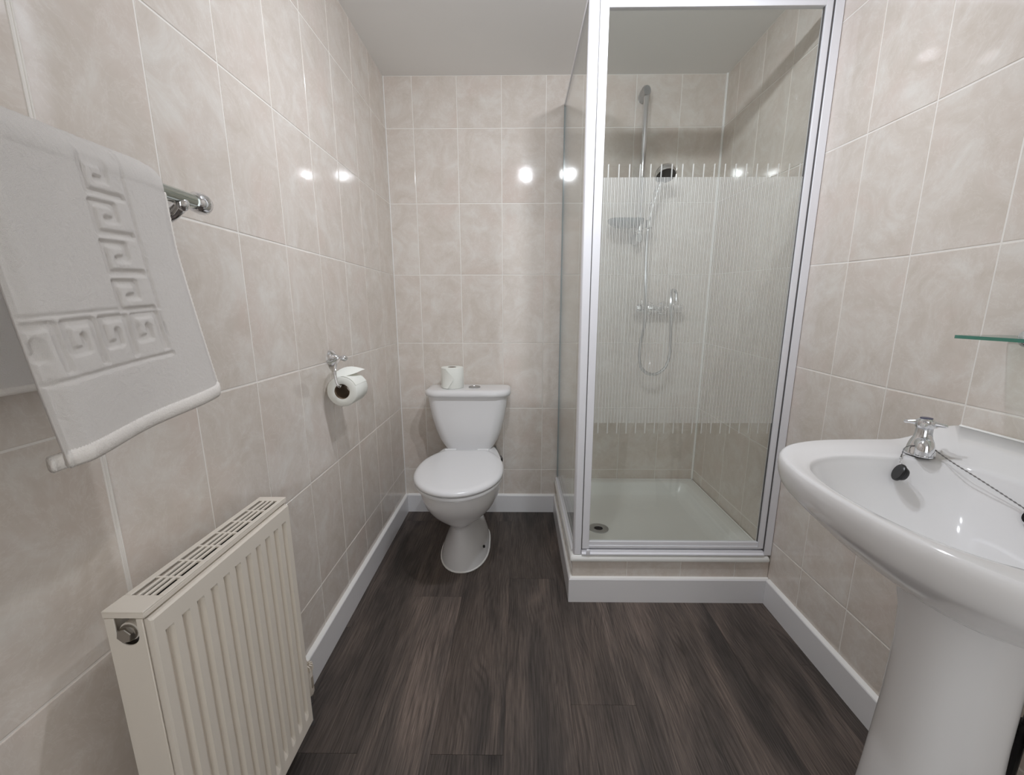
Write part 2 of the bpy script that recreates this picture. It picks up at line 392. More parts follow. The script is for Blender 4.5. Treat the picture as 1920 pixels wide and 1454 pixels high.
# wall tiles, 0.20 x 0.33 m, one object each
def tile_mesh(q, nrm, up, org):
    """q: 4 corner points in the wall plane (face level); nrm: outward normal"""
    q = [Vector(p) for p in q]; c = sum(q, Vector())/4; n = Vector(nrm)
    ins = []
    for i, p in enumerate(q):
        e1 = (q[(i+1) % 4]-p).normalized(); e2 = (q[i-1]-p).normalized(); ins.append(p+(e1+e2)*.0016)
    mb = MB().loft([[p-n*.006 for p in q], [p-n*.0011 for p in q], [p-n*.0003+(i-p)*.45 for p, i in zip(q, ins)], [i for i in ins]], cap0=False)
    return mb
_cache = {}
def tile(parent, q, nrm, key=None):
    c = sum((Vector(p) for p in q), Vector())/4
    jit = Vector(nrm)*random.uniform(-.0003, .0003)
    if key and key in _cache:
        put('tile', _cache[key], parent, c+jit); return
    o = build('tile', tile_mesh(q, nrm, None, c), M_TILE, parent, loc=tuple(c), angle=50, smooth=False)
    o.location = Vector(o.location)+jit
    if key: _cache[key] = o.data
ZB = [.096, .2387, .5703, .9024, 1.2287, 1.55, 1.8673, H]           # joints on left and back wall
ZRO = [.096, .2434, .5560, .8726, 1.1887, 1.5128, 1.8598, H]        # the right wall's rows run slightly out of level
g = .0015
XB = [0.0]+[.1268+.1997*k for k in range(7)]+[W]
for i in range(len(XB)-1):
    for j in range(7):
        x0, x1, z0, z1 = XB[i]+g, XB[i+1]-g, ZB[j]+g, ZB[j+1]-g
        tile(wall_back, [(x0, 0, z0), (x1, 0, z0), (x1, 0, z1), (x0, 0, z1)], (0, -1, 0), ('b', round(x1-x0, 3), j))
YL = [0.0]+[-.209-.2*k for k in range(13)]
for i in range(len(YL)-1):
    for j in range(7):
        y0, y1, z0, z1 = YL[i+1]+g, YL[i]-g, ZB[j]+g, ZB[j+1]-g
        tile(wall_left, [(0, y1, z0), (0, y0, z0), (0, y0, z1), (0, y1, z1)], (1, 0, 0), ('l', round(y1-y0, 3), j))
YR = [0.0]+[-.112-.2007*k for k in range(14)]
def zr(j, y):
    t = min(1.0, -y/1.05); return ZB[j]+(ZRO[j]-ZB[j])*t
for i in range(len(YR)-1):
    for j in range(7):
        y0, y1 = YR[i+1]+g, YR[i]-g
        tile(wall_right, [(W, y0, zr(j, y0)+g), (W, y1, zr(j, y1)+g), (W, y1, zr(j+1, y1)-g), (W, y0, zr(j+1, y0)-g)], (-1, 0, 0))
# raised plastic joint strip between two tile columns on the left wall
mb = MB()
for yy in (-1.6062, -1.6118): mb.tube([(.0002, yy, .1), (.0002, yy, H-.002)], .0017, 8)
mb.box((-.002, -1.6125, .1), (.0006, -1.6055, H-.002))
struct(build('trim_1', mb, M_GROUT))

# skirting boards, each with a bead of sealant on top
def skirting(name, a, b, n, h=.096, t=.013):
    """a,b: ends on the wall line (x,y); n: into the room"""
    (ax, ay), (bx, by), (nx, ny) = a, b, n
    prof = [(0, 0), (t, 0), (t, h-.004), (t-.003, h), (0, h)]
    mb = MB().loft([[(ax+nx*d, ay+ny*d, z) for d, z in prof], [(bx+nx*d, by+ny*d, z) for d, z in prof]])
    o = build(name, mb, M_SKIRT)
    sb = MB().loft([[(ax+nx*d, ay+ny*d, z) for d, z in [(0, h-.001), (t-.001, h-.001), (t*.55, h+.0025), (0, h+.0045)]],
                    [(bx+nx*d, by+ny*d, z) for d, z in [(0, h-.001), (t-.001, h-.001), (t*.55, h+.0025), (0, h+.0045)]]])
    build('sealant_bead', sb, M_CAULK, o)
    return struct(o)
KX, KY = .803, -.747           # corner of the shower plinth (tile faces)
skirting('baseboard_left', (0, YF), (0, 0), (1, 0))
skirting('baseboard_back', (.013, 0), (KX, 0), (0, -1))
skirting('baseboard_right', (W, KY-.013), (W, YF), (-1, 0))
# sealant in the corners of the back wall and the shower
struct(build('trim_2', MB().tube([(.002, -.002, .1), (.002, -.002, H)], .0022, 6), M_CAULK))
struct(build('trim_3', MB().tube([(W-.003, -.003, .1905), (W-.003, -.003, H)], .006, 6), M_CAULK))

# unseen doorway behind the camera, assumed open to let the added fill in
door = struct(build('door_1', MB().box((.36, YF-.12, 0), (.39, YF+.012, 2.01)).box((1.21, YF-.12, 0), (1.24, YF+.012, 2.01)).box((.36, YF-.12, 2.01), (1.24, YF+.012, 2.04)), M_SKIRT, bevel=.003))
build('architrave', MB().box((.30, YF, 0), (.36, YF+.016, 2.07)).box((1.24, YF, 0), (1.30, YF+.016, 2.07)).box((.36, YF, 2.04), (1.24, YF+.016, 2.07)), M_SKIRT, door, bevel=.003)

# ------------------------------------------------------------------ ceiling spotlights (seen only in the reflections)
for i, (lx, ly) in enumerate(LIGHTS):
    t = thing('ceiling_spotlight', ('chrome ceiling spotlight tilted towards the toilet corner', 'chrome ceiling spotlight tilted towards the shower')[i], 'light', (lx, ly, H), 'ceiling spotlights')
    build('ceiling_rose', MB().lathe([(.03, -.0003), (.03, -.006), (.026, -.010), (.006, -.012), (.006, -.03)], (lx, ly, H), (0, 0, 1), 24), M_CHROME, t)
    av = Vector(AIM[i]).normalized(); hcn = Vector((lx, ly, H-.045))
    build('lamp_head', MB().lathe([(.012, -.03), (.022, -.024), (.027, -.005), (.029, .033), (.031, .034), (.031, .030), (.027, .028)], hcn, av, 28, cap1=False), M_CHROME, t)
    build('bulb', MB().lathe([(.0001, .0345), (.02, .0345), (.0265, .030)], hcn, av, 24, cap0=False, cap1=False), M_LED, t)

# ------------------------------------------------------------------ shower tray on its tiled plinth
tray = thing('shower_tray', 'white square shower tray on a low tiled plinth in the right corner', 'shower tray', ((KX+W)/2, KY/2, 0))
mb = MB()
X0, X1, Y0, Y1 = KX-.009, W-.002, KY-.009, -.002
def rr4(d, z, r):
    return [(p[0], p[1], z) for p in rrect((X0+X1)/2, (Y0+Y1)/2, (X1-X0)/2-d, (Y1-Y0)/2-d, r)]
mb.loft([rr4(.007, .1645, .006), rr4(.001, .1655, .008), rr4(.0, .169, .009), rr4(.001, .176, .009), rr4(.004, .183, .009), rr4(.009, .1880, .009), rr4(.016, .1890, .01), rr4(.052, .1890, .03), rr4(.056, .186, .035),
         rr4(.066, .150, .045), rr4(.075, .136, .055), rr4(.09, .1325, .06), rr4(.2, .131, .05), rr4(.34, .130, .02)], cap0=False)
build('tray_basin', mb, M_ACRYL, tray, angle=60)
# plinth core and its tiles
build('plinth_core', MB().box((KX+.0014, KY+.0014, 0), (KX+.03, -.003, .163)).box((KX+.03, KY+.0014, 0), (W-.003, KY+.03, .163)), M_GROUT, tray, smooth=False)
jx = [KX, 1.005, 1.202, 1.40, W]
for a, b in zip(jx[:-1], jx[1:]):
    q = [(a+g, KY, .098), (b-g, KY, .098), (b-g, KY, .163), (a+g, KY, .163)]
    c = sum((Vector(p) for p in q), Vector())/4
    build('tile', tile_mesh(q, (0, -1, 0), None, c), M_TILE, tray, loc=tuple(c), smooth=False)
jy = [KY, -.609, -.409, -.209, -.003]
for a, b in zip(jy[:-1], jy[1:]):
    q = [(KX, b-g, .098), (KX, a+g, .098), (KX, a+g, .163), (KX, b-g, .163)]
    c = sum((Vector(p) for p in q), Vector())/4
    build('tile', tile_mesh(q, (-1, 0, 0), None, c), M_TILE, tray, loc=tuple(c), smooth=False)
sk = MB(); t_ = .012
outl = lambda d, z: [(W-.001, KY-d, z), (KX-d, KY-d, z), (KX-d, -.001, z)]
inl = lambda z: [(W-.001, KY, z), (KX, KY, z), (KX, -.001, z)]
for (A, B) in ((0, 1), (1, 2)):
    rings = []
    for k in (A, B):
        o1, o2, i1 = outl(t_, 0)[k], outl(t_-.003, 0)[k], inl(0)[k]
        rings.append([(i1[0], i1[1], 0), (o1[0], o1[1], 0), (o1[0], o1[1], .092), (o2[0], o2[1], .096), (i1[0], i1[1], .096)])
    sk.loft(rings)
build('plinth_skirting', sk, M_SKIRT, tray)
sb = MB()
for (A, B) in ((0, 1), (1, 2)):
    rings = []
    for k in (A, B):
        o1, o2, i1 = outl(t_-.002, 0)[k], outl(t_*.6, 0)[k], inl(0)[k]
        rings.append([(i1[0], i1[1], .094), (o1[0], o1[1], .094), (o2[0], o2[1], .0985), (i1[0], i1[1], .1005)])
    sb.loft(rings)
build('sealant_bead', sb, M_CAULK, tray)
dx, dy = .954, -.441
dr = build('drain', MB().lathe([(.043, .1312), (.043, .1335), (.036, .1355), (.02, .1345), (.0185, .1325)], (dx, dy, 0), (0, 0, 1), 28, cap0=False, cap1=False), M_STEEL, tray)
build('drain_hole', MB().lathe([(.0001, .1326), (.0188, .1326)], (dx, dy, 0), (0, 0, 1), 24, cap0=False, cap1=False), M_DARK, dr)
# sealant where the tray meets the walls
build('wall_sealant', MB().tube([(KX+.02, -.0045, .1852), (W-.006, -.0045, .1852), (W-.006, KY+.02, .1852)], .0040, 8), M_CAULK, tray)

# ------------------------------------------------------------------ shower enclosure
ER = (.8, -.75, 0)
enc = thing('shower_enclosure', 'glass shower enclosure with white frame and striped door in the corner', 'shower enclosure', (.8, -.75, .19))
ERz = .19
TOP = 1.945
# corner post (front face seam, slim side), with rounded outer corner
def section_post(poly, z0, z1, name, mat, parent=enc, bevel=.0015):
    mb = MB().loft([[(x, y, z0) for x, y in poly], [(x, y, z1) for x, y in poly]])
    return build(name, mb, mat, parent, bevel=bevel)
section_post([(.806, -.744), (.810, -.750), (.834, -.750), (.834, -.722), (.806, -.722)], .190, TOP, 'corner_post', M_FRAME)
section_post([(.8343, -.7475), (.8363, -.7475), (.8363, -.724), (.8343, -.724)], .21, TOP, 'seal_strip', M_SEAL, bevel=0)
# bottom tracks: stepped white profiles
def track(name, a, b, n, parent=enc, k=1.0):
    """a,b along; n outward"""
    prof = [(-.030, .1895), (.004, .1895), (.004, .1945), (-.003, .1985), (-.004, .205), (-.010, .207), (-.010, .201), (-.018, .201), (-.018, .207), (-.026, .206), (-.030, .200)]
    mb = MB().loft([[(p[0]+n[0]*d*k, p[1]+n[1]*d*k, z) for d, z in prof] for p in (a, b)])
    return build(name, mb, M_FRAME, parent, bevel=.0006)
track('bottom_track', (.836, -.750), (1.496, -.750), (0, -1))
track('bottom_track', (.806, -.722), (.806, -.004), (-1, 0), k=1.25)
# right wall channel and top rail
section_post([(1.497, -.751), (W-.0015, -.751), (W-.0015, -.722), (1.497, -.722)], .190, TOP, 'wall_channel', M_FRAME)
section_post([(1.4945, -.7485), (1.4965, -.7485), (1.4965, -.724), (1.4945, -.724)], .205, TOP, 'seal_strip', M_SEAL, bevel=0)
build('top_rail', MB().box((.836, -.750, TOP-.012), (1.497, -.722, TOP)).box((.836, -.748, TOP-.022), (1.497, -.742, TOP-.012)), M_FRAME, enc, bevel=.0015)
build('side_top_rail', MB().box((.806, -.722, TOP+.002), (.8175, -.006, TOP+.017)), M_FRAME, enc, bevel=.001)
section_post([(.806, -.020), (.817, -.020), (.817, -.003), (.806, -.003)], .207, TOP+.016, 'wall_channel', M_BAREDGE, bevel=.001)
# fixed side pane
mb = MB().box((.8088, -.724, .203), (.8138, -.016, TOP+.004))
mb.mi = [1, 1, 1, 0, 1, 0]
build('side_pane', mb, [M_GLASS, M_BAREDGE], enc, smooth=False)
# pivot door: stiles, rails, printed pane, hinge blocks
door_f = build('door', MB().box((.8368, -.748, .212), (.862, -.726, TOP-.022)).box((1.4745, -.746, .214), (1.494, -.727, TOP-.022))
               .box((.862, -.746, .2145), (1.4745, -.728, .2245)).box((.862, -.744, .2245), (1.4745, -.730, .2395)).box((.862, -.746, 1.906), (1.4745, -.728, TOP-.022)), M_FRAME, enc, bevel=.0012)
mb = MB().box((.862, -.7395, .237), (1.4745, -.7345, 1.908)); mb.mi = [1, 1, 0, 1, 0, 1]
# the stripes are printed on the front face of the pane (object y < 0)
po = (.8, -.737, 0)
M_PRINT = printed_glass('striped_glass', (.955, .968, .958, 1), .0790, .01075, .684, 1.4616, .647, 1.4987)
pane = build('striped_pane', mb, [M_PRINT, M_BAREDGE], door_f, smooth=False, loc=po)
pane['label'] = 'clear pane printed with thin white vertical stripes'
build('pane_gasket', MB().box((1.4728, -.7405, .2395), (1.4748, -.7335, 1.906)), M_SEAL, door_f, smooth=False)
build('hinge_block', MB().box((.852, -.757, .1905), (.866, -.7485, .213)), M_FRAME, door_f, bevel=.004)

# ------------------------------------------------------------------ shower fittings on the back wall
mixer = thing('shower_mixer', 'chrome bar shower mixer valve on the tiled wall inside the shower', 'shower mixer', (1.271, 0, 1.07))
mz = 1.071; my = -.055
build('valve_body', MB().lathe([(.014, 0), (.0175, .006), (.0175, .118), (.014, .124)], (1.209, my, mz), (1, 0, 0), 20), M_CHROME, mixer)
for xx in (1.235, 1.305): build('wall_union', MB().lathe([(.03, -.0005), (.03, -.006), (.024, -.011), (.014, -.014), (.014, -.05)], (xx, 0, mz), (0, 1, 0), 20), M_CHROME, mixer)
for s, x in ((1, 1.335), (-1, 1.207)):
    kn = build('control_knob', MB().lathe([(.016, 0), (.021, .004), (.021, .034), (.018, .044), (.012, .048)], (x, my, mz), (s, 0, 0), 20), M_CHROME, mixer)
    if s < 0: build('knob_lever', MB().box((x+s*.02-.006, my-.004, mz+.015), (x+s*.02+.006, my+.004, mz+.036)), M_CHROME, kn, bevel=.002)
build('outlet', MB().lathe([(.012, .010), (.010, .016), (.010, .03)], (1.352, my, mz), (0, 0, 1), 14), M_CHROME, mixer)

rail = thing('shower_riser_rail', 'chrome shower riser rail with end bracket high on the wall inside the shower', 'shower rail', (1.16, 0, 1.4))
rx, ry = 1.156, -.06
build('rail_tube', MB().tube([(rx, ry, 1.375), (rx, ry, 1.985)], .0115, 16), M_CHROME, rail)
for zz, lab in ((1.985, 'top'), (1.385, 'low')):
    sgn = 1 if lab == 'top' else -1
    mb = MB().loft([[(rx-.002+a*s_, y, zz+b*s_) for a, b in [(math.cos(q)*.021, math.sin(q)*.026) for q in np.linspace(0, 2*PI, 20, endpoint=False)]] for y, s_ in ((-.0005, .95), (-.03, 1.0), (-.06, .95), (-.074, .7))])
    build('end_bracket', mb, M_STEEL, rail)
sl = build('slider_clamp', MB().lathe([(.018, -.028), (.021, -.024), (.021, .024), (.018, .028)], (rx, ry, 1.44), (0, 0, 1), 18).lathe([(.010, .0), (.010, .020)], (rx, ry, 1.44), (1, -.75, 0), 14)
           .lathe([(.0155, -.02), (.0175, 0), (.0155, .02)], (1.1922, -.0898, 1.447), (.09, -.036, 1), 16, cap0=False, cap1=False), M_CHROME, rail)
soap = build('soap_dish', MB().loft([[(p[0], p[1], z) for p in rrect(1.087, -.085, .080*k, .05*k, .035*k)] for k, z in ((.25, 1.424), (.55, 1.428), (.8, 1.437), (.95, 1.449), (1.0, 1.461), (.96, 1.461), (.9, 1.449), (.6, 1.437))]), M_SOAP, rail)
build('dish_arm', MB().tube([(1.150, -.07, 1.452), (1.162, -.085, 1.452)], .010, 12), M_CHROME, soap)

hand = thing('shower_handset', 'round chrome shower handset with black face in its rail holder', 'shower head', (1.19, -.09, 1.45))
hc = Vector((1.236, -.140, 1.632)); hn = Vector((.06, -.46, -.88)).normalized()
build('spray_head', MB().lathe([(.020, -.036), (.036, -.026), (.044, -.012), (.046, 0), (.044, .006), (.041, .006)], hc, hn, 32, cap1=False), M_CHROME, hand)
fp = build('spray_plate', MB().lathe([(.0005, .0085), (.030, .0085), (.0405, .0055), (.041, .003)], hc, hn, 32), M_BLACK, hand)
mb = MB()
uu = hn.cross(Vector((1, 0, 0))).normalized(); ww = hn.cross(uu)
for R_, n_ in ((.010, 6), (.020, 12), (.031, 18)):
    for k in range(n_):
        p = hc + hn*.0078 + (uu*math.cos(2*PI*k/n_)+ww*math.sin(2*PI*k/n_))*R_; mb.lathe([(.0012, 0), (.0008, .0018)], p, hn, 5)
stuff(build('spray_nozzles', mb, M_SEAL, fp))
hp = catmull([hc-hn*.016, (1.230, -.108, 1.625), (1.210, -.097, 1.55), (1.195, -.091, 1.48), (1.190, -.089, 1.425)], 6)
build('handle', MB().tube(hp, list(np.interp(np.linspace(0, 1, len(hp)), [0, .15, .6, 1], [.022, .0145, .0125, .0105])), 14), M_CHROME, hand)
hose = catmull([(1.190, -.089, 1.423), (1.187, -.088, 1.36), (1.186, -.10, 1.25), (1.188, -.122, 1.12), (1.190, -.122, 1.0), (1.183, -.10, .92), (1.181, -.095, .85), (1.200, -.09, .785), (1.252, -.088, .757),
                (1.305, -.088, .785), (1.327, -.09, .85), (1.323, -.098, .93), (1.312, -.120, 1.02), (1.306, -.118, 1.09), (1.312, -.095, 1.14), (1.330, -.068, 1.153), (1.348, -.058, 1.14), (1.352, -.055, 1.103)], 14)
hr = [.0068+.0011*(k % 2) for k in range(len(hose))]
ho = build('shower_hose', MB().tube(hose, hr, 8), M_STEEL, None)
tag(ho, 'ribbed metal shower hose looping below the bar mixer', 'hose')

# ------------------------------------------------------------------ toilet
TX = .366
toi = thing('toilet', 'white close-coupled toilet with closed lid against the back wall', 'toilet', (TX, -.4, 0))
def dring(z, yf, yb, hw, n=40, p=2.3, hb=None):
    """plan outline: rounded front at yf, squarer back at yb; widest in the middle"""
    out = []; yc = yf+(yb-yf)*.48; hb = hb or hw*.8
    for k in range(n):
        a = 2*PI*k/n; c, s = math.cos(a), math.sin(a)
        if s <= 0: x = hw*math.copysign(abs(c)**(2/p), c); y = yc+(yc-yf)*-abs(s)**(2/p)
        else:
            q = 3.6; t = abs(s)**(2/q); y = yc+(yb-yc)*t; x = (hw+(hb-hw)*t)*math.copysign(abs(c)**(2/q), c)
        out.append((TX+x, y, z))
    return out
prof = [(0, -.578, -.16, .106), (.001, -.578, -.16, .106), (.012, -.577, -.16, .105), (.05, -.571, -.16, .094), (.095, -.565, -.16, .074), (.14, -.561, -.16, .0595), (.18, -.561, -.16, .0545),
        (.198, -.570, -.16, .056), (.211, -.590, -.16, .069), (.230, -.623, -.15, .096), (.262, -.667, -.14, .130), (.300, -.709, -.12, .153), (.338, -.738, -.06, .168), (.365, -.748, -.03, .173), (.392, -.752, -.025, .175), (.400, -.749, -.027, .173), (.402, -.735, -.04, .160)]
pan = build('pan', MB().loft([dring(z, a, b, h, p=2.15, hb=(h*.95 if z < .2 else (.10 if z < .3 else .125))) for z, a, b, h in prof]), M_CERAM, toi, angle=180, sub=1)
# the foot's side recess with its screw hole, and the bead of sealant round the foot
build('screw_hole', MB().lathe([(.0001, 0), (.006, 0), (.006, .006)], (.4535, -.475, .062), (.93, -.28, .25), 12), M_DARK, pan)
cr = dring(.0025, -.579, -.160, .1065, p=2.15, hb=.101)
build('sealant_bead', MB().tube(cr, .0035, 6, closed=True), M_CAULK, pan)
# seat and lid
def lring(z, d, yf=-.772, yb=-.283, hw=.1755, n=56):
    out = []; yc = -.525
    for k in range(n):
        a = 2*PI*k/n; c, s = math.cos(a), math.sin(a)
        if s <= 0: x = hw*c; y = yc+(yf-yc)*-s*1.0
        else:
            y = yc+(yb-yc)*min(1, s*1.17); t = (y-yc)/(yb-yc)
            w = hw*(1-.45*t**2.6); x = w*math.copysign(min(1, abs(c)*1.0) if s < .8547 else abs(c)/math.sqrt(1-.8547**2), c)
            if s < .8547: x = w*math.copysign(1-(1-abs(c)/math.sqrt(max(1-(s)**2, 1e-9)))*1, c) if abs(c) > 0 else 0
        L_ = math.hypot(x, y-yc) or 1
        out.append((TX+x*(1-d/max(L_, .05)), yc+(y-yc)*(1-d/max(L_, .05)), z))
    return out
build('seat_ring', MB().loft([lring(.403, .006), lring(.404, .001), lring(.409, .0), lring(.415, .001), lring(.4165, .006)]), M_SEAT, toi, angle=60)
build('seat_lid', MB().loft([lring(.4185, .006), lring(.4195, -.001), lring(.424, -.003), lring(.431, -.0015), lring(.4365, .004), lring(.4395, .014), lring(.4405, .030), lring(.4407, .09)]), M_SEAT, toi, angle=180)
for s in (-1, 1): build('hinge', MB().lathe([(.012, -.026), (.012, .026)], (TX+s*.075, -.256, .422), (1, 0, 0), 14), M_SEAT, toi)
# cistern: tapered tank, lid, button
def crr(z, hw, yf, yb, r, rf): return [(p[0], p[1], z) for p in rrect(TX, (yf+yb)/2, hw, (yb-yf)/2, r, 6, rf)]
CX = TX-.003
def crr(z, hw, yf, yb, r, rf): return [(p[0], p[1], z) for p in rrect(CX, (yf+yb)/2, hw, (yb-yf)/2, r, 8, rf)]
build('cistern', MB().loft([crr(.398, .106, -.176, -.03, .03, .04), crr(.404, .113, -.178, -.022, .03, .05), crr(.420, .126, -.180, -.02, .03, .055), crr(.45, .142, -.186, -.02, .03, .055), crr(.50, .160, -.190, -.02, .03, .055), crr(.56, .174, -.194, -.02, .03, .05), crr(.62, .184, -.197, -.02, .03, .05), crr(.672, .190, -.199, -.02, .03, .05)]), M_CERAM, toi, angle=60)
build('cistern_lid', MB().loft([crr(.666, .192, -.204, -.012, .02, .06), crr(.667, .200, -.212, -.010, .03, .07), crr(.674, .2045, -.216, -.008, .034, .075), crr(.684, .2045, -.216, -.008, .034, .075), crr(.692, .200, -.212, -.011, .034, .072), crr(.6965, .191, -.204, -.018, .03, .065), crr(.698, .176, -.190, -.030, .03, .06), crr(.6985, .10, -.13, -.06, .02, .03)]), M_CERAM, toi, angle=180)
fb = build('flush_button', MB().lathe([(.029, -.003), (.029, .003), (.026, .005), (.0235, .0045), (.0230, .0035), (.0005, .004)], (.392, -.112, .698), (0, 0, 1), 28), M_STEEL, toi)
# water supply at the right of the cistern
wp = thing('toilet_supply_pipe', 'chrome water supply pipe with black valve behind the right of the toilet', 'pipe', (.545, 0, .30))
build('pipe', MB().tube(catmull([(.512, -.001, .305), (.512, -.04, .305), (.509, -.052, .315), (.500, -.064, .345), (.484, -.080, .388)], 6), .008, 10), M_STEEL, wp)
build('valve', MB().lathe([(.012, -.014), (.012, .014)], (.512, -.045, .307), (0, 1, 0), 12).box((.508, -.048, .316), (.516, -.042, .330)), M_BLACK, wp, bevel=.002)

# ------------------------------------------------------------------ toilet rolls
def roll_parts(parent, org, ax, R, r, Lh, wave=0):
    ax = Vector(ax)
    build('paper', MB().lathe([(r, 0), (r+.002, -.0006), (R-.003, -.0006), (R, .002), (R+wave, Lh*.5), (R, Lh-.002), (R-.003, Lh+.0006), (r+.002, Lh+.0006), (r, Lh)], org, ax, 40, cap0=False, cap1=False), M_TISSUE, parent, angle=50)
    build('cardboard_core', MB().lathe([(r+.0006, .001), (r-.0012, .0004), (r-.0012, Lh-.0004), (r+.0006, Lh-.001)], org, ax, 28, cap0=False, cap1=False), M_CARD, parent)
cxr, cyr, czr = .287, -.118, .6985
roll1 = thing('toilet_roll', 'spare toilet roll standing on the cistern lid', 'toilet roll', (cxr, cyr, czr))
roll_parts(roll1, (cxr, cyr, czr+.0006), (0, 0, 1), .053, .020, .098)
# its loose outer sheet, folded to a point
def cyl(a, z, d=.0012): return (cxr+(.053+d)*math.sin(a), cyr-(.053+d)*math.cos(a), czr+z)
P = []
for i in range(7):
    z = .002+.095*(1-i/6); row = []
    e0, e1 = (-.85, (-.45+.75*min(1, (1-z/.097)/.45)) if z > .055 else .30-.62*((.055-z)/.055)**1.2)
    for j in range(8): row.append(cyl(e0+(e1-e0)*j/7, z, .0010+.0035*(j/7)**2))
    P.append(row)
build('loose_sheet', MB().grid(P), M_TISSUE, roll1, angle=180)

hold = thing('toilet_roll_holder', 'chrome toilet roll holder with flared wall rose on the left wall', 'toilet roll holder', (0, -.80, .9135))
hy, hz = -.802, .9135
build('wall_rose', MB().lathe([(.027, .0003), (.027, .003), (.025, .0055), (.0255, .008), (.023, .011), (.0215, .0115), (.013, .021), (.008, .029), (.0075, .036)], (0, hy, hz), (1, 0, 0), 28), M_CHROME, hold)
build('post_ball', MB().ball((.044, hy, hz), .0105, 18, 12).lathe([(.005, .050), (.004, .056)], (0, hy, hz), (1, 0, 0), 12), M_CHROME, hold)
RX, RZ = .062, .819
arm = catmull([(.040, hy, hz-.004), (.042, -.835, hz-.002), (.046, -.872, .902), (.050, -.893, .878), (.054, -.899, .852), (.060, -.897, .838), (.062, -.880, .8362), (.062, -.80, .8362), (.062, -.775, .8362)], 6)
build('arm', MB().tube(arm, .0042, 12), M_CHROME, hold)
roll2 = thing('toilet_roll', 'toilet roll hung on the chrome holder with its end folded over the top', 'toilet roll', (RX, -.832, RZ))
roll_parts(roll2, (RX, -.883, RZ), (0, 1, 0), .047, .0235, .098)
P = []
for i in range(7):                       # the sheet leaves the room side of the roll and is folded over to a point
    t = i/6; a = 1.15-1.15*t
    half0, half1 = -.0485, .0485-.03*t
    P.append([(RX+.0478*math.sin(a), -.834+half0+(half1-half0)*j/6, RZ+.0478*math.cos(a)) for j in range(7)])
build('loose_sheet', MB().grid(P), M_TISSUE, roll2, angle=180)
leaf = []
for i in range(9):
    t = i/8; w_ = math.sin(PI*min(1, t*.62+.19))**1.2*(1-t**4)
    cx_, cy_, cz_ = RX-.020+.062*t, -.878+.092*t, RZ+.0490+.013*math.sin(PI*t*.8)
    leaf.append([(cx_+.017*w_*s_*.9, cy_-.016*w_*s_, cz_-.002*s_*s_*w_-.010*s_*w_) for s_ in (-1, -.5, 0, .5, 1)])
build('folded_flap', MB().grid(leaf), M_TISSUE, roll2, angle=180)

# ------------------------------------------------------------------ towel rail and towel
BX, BZ, BY = .076, 1.2385, -1.428
tr = thing('towel_rail', 'chrome towel rail with round end knob on the left wall', 'towel rail', (0, -1.50, 1.21))
build('bar', MB().tube([(BX, BY-.003, BZ), (BX, -2.02, BZ)], .0115, 20), M_BARGL, tr)
build('end_knob', MB().lathe([(.013, -.022), (.0155, -.018), (.0165, -.012), (.0175, -.004), (.0165, .004), (.012, .010), (.004, .0125)], (BX, BY, BZ), (0, 1, 0), 24), M_CHROME, tr)
for yb in (-1.478, -1.97):
    pth = catmull([(.006, yb, BZ-.034), (.03, yb, BZ-.031), (.055, yb, BZ-.023), (BX, yb, BZ-.010)], 6)
    br = build('bracket', MB().tube(pth, list(np.interp(np.linspace(0, 1, len(pth)), [0, .3, 1], [.026, .0165, .0115])), 16).lathe([(.026, .0004), (.026, .004), (.022, .009)], (0, yb, BZ-.034), (1, 0, 0), 24).ball((BX, yb, BZ-.010), .0125, 14, 10), M_CHROME, tr)
# towel: one sheet with thickness draped over the bar, with a recessed Greek key border
tow = thing('towel', 'white terry bath towel with a Greek key border hanging on the rail', 'towel', (BX, -1.66, BZ))
XF_T, XF_B, ZB_F, ZB_B = .1115, .137, .931, .978
def key_height(a, b):
    """a: distance from right edge (m), b: distance from the bottom edge (m) of the front panel -> recess 0..1"""
    bw = .0445; vb0 = .078; hb0 = .088
    rec = np.zeros_like(a)
    def stroke(px, py, pts, w):
        d = np.full_like(px, 9.)
        for (x0, y0), (x1, y1) in zip(pts[:-1], pts[1:]):
            ddx, ddy = x1-x0, y1-y0; L2 = ddx*ddx+ddy*ddy
            t = np.clip(((px-x0)*ddx+(py-y0)*ddy)/L2, 0, 1); d = np.minimum(d, np.hypot(px-x0-t*ddx, py-y0-t*ddy))
        return np.clip((w-d)/(w*.45), 0, 1)
    unit = [(0, 0), (0, 1), (.74, 1), (.74, .36), (.36, .36), (.36, .66)]
    # vertical band
    u = (a-vb0)/bw; v = (b-hb0)/bw
    inV = (u > -.25) & (u < 1.25) & (v > 1.12)
    vv = np.mod(v-1.15, 1.0)
    s1 = np.maximum(stroke(vv*1.0, u, unit, .115), stroke(vv-1.0, u, unit, .115))
    edge = np.maximum(np.exp(-((u+.20)/.055)**2)*.8, np.exp(-((u-1.22)/.05)**2)*.0)
    rec = np.where(inV, np.maximum(s1, edge), rec)
    inH = (v > -.3) & (v < 1.25) & (u > -.2) 
    uu = np.mod(u+.02, 1.0)
    s2 = np.maximum(stroke(uu, v, [(0, 0), (0, 1), (.74, 1), (.74, .36), (.36, .36), (.36, .66)], .125), stroke(uu-1.0, v, unit, .125))
    edgeH = np.maximum(np.exp(-((v+.22)/.055)**2)*.8, np.where(u > 1.1, np.exp(-((v-1.2)/.05)**2)*.6, 0))
    rec = np.maximum(rec, np.where(inH, np.maximum(np.where((v > -.1) & (v < 1.1), s2, 0), edgeH), 0))
    return rec
NU, NV = 190, 300
ZC = BZ-.012
Lf, Lt, Lb = ZC-ZB_F, PI*.030, ZC-ZB_B
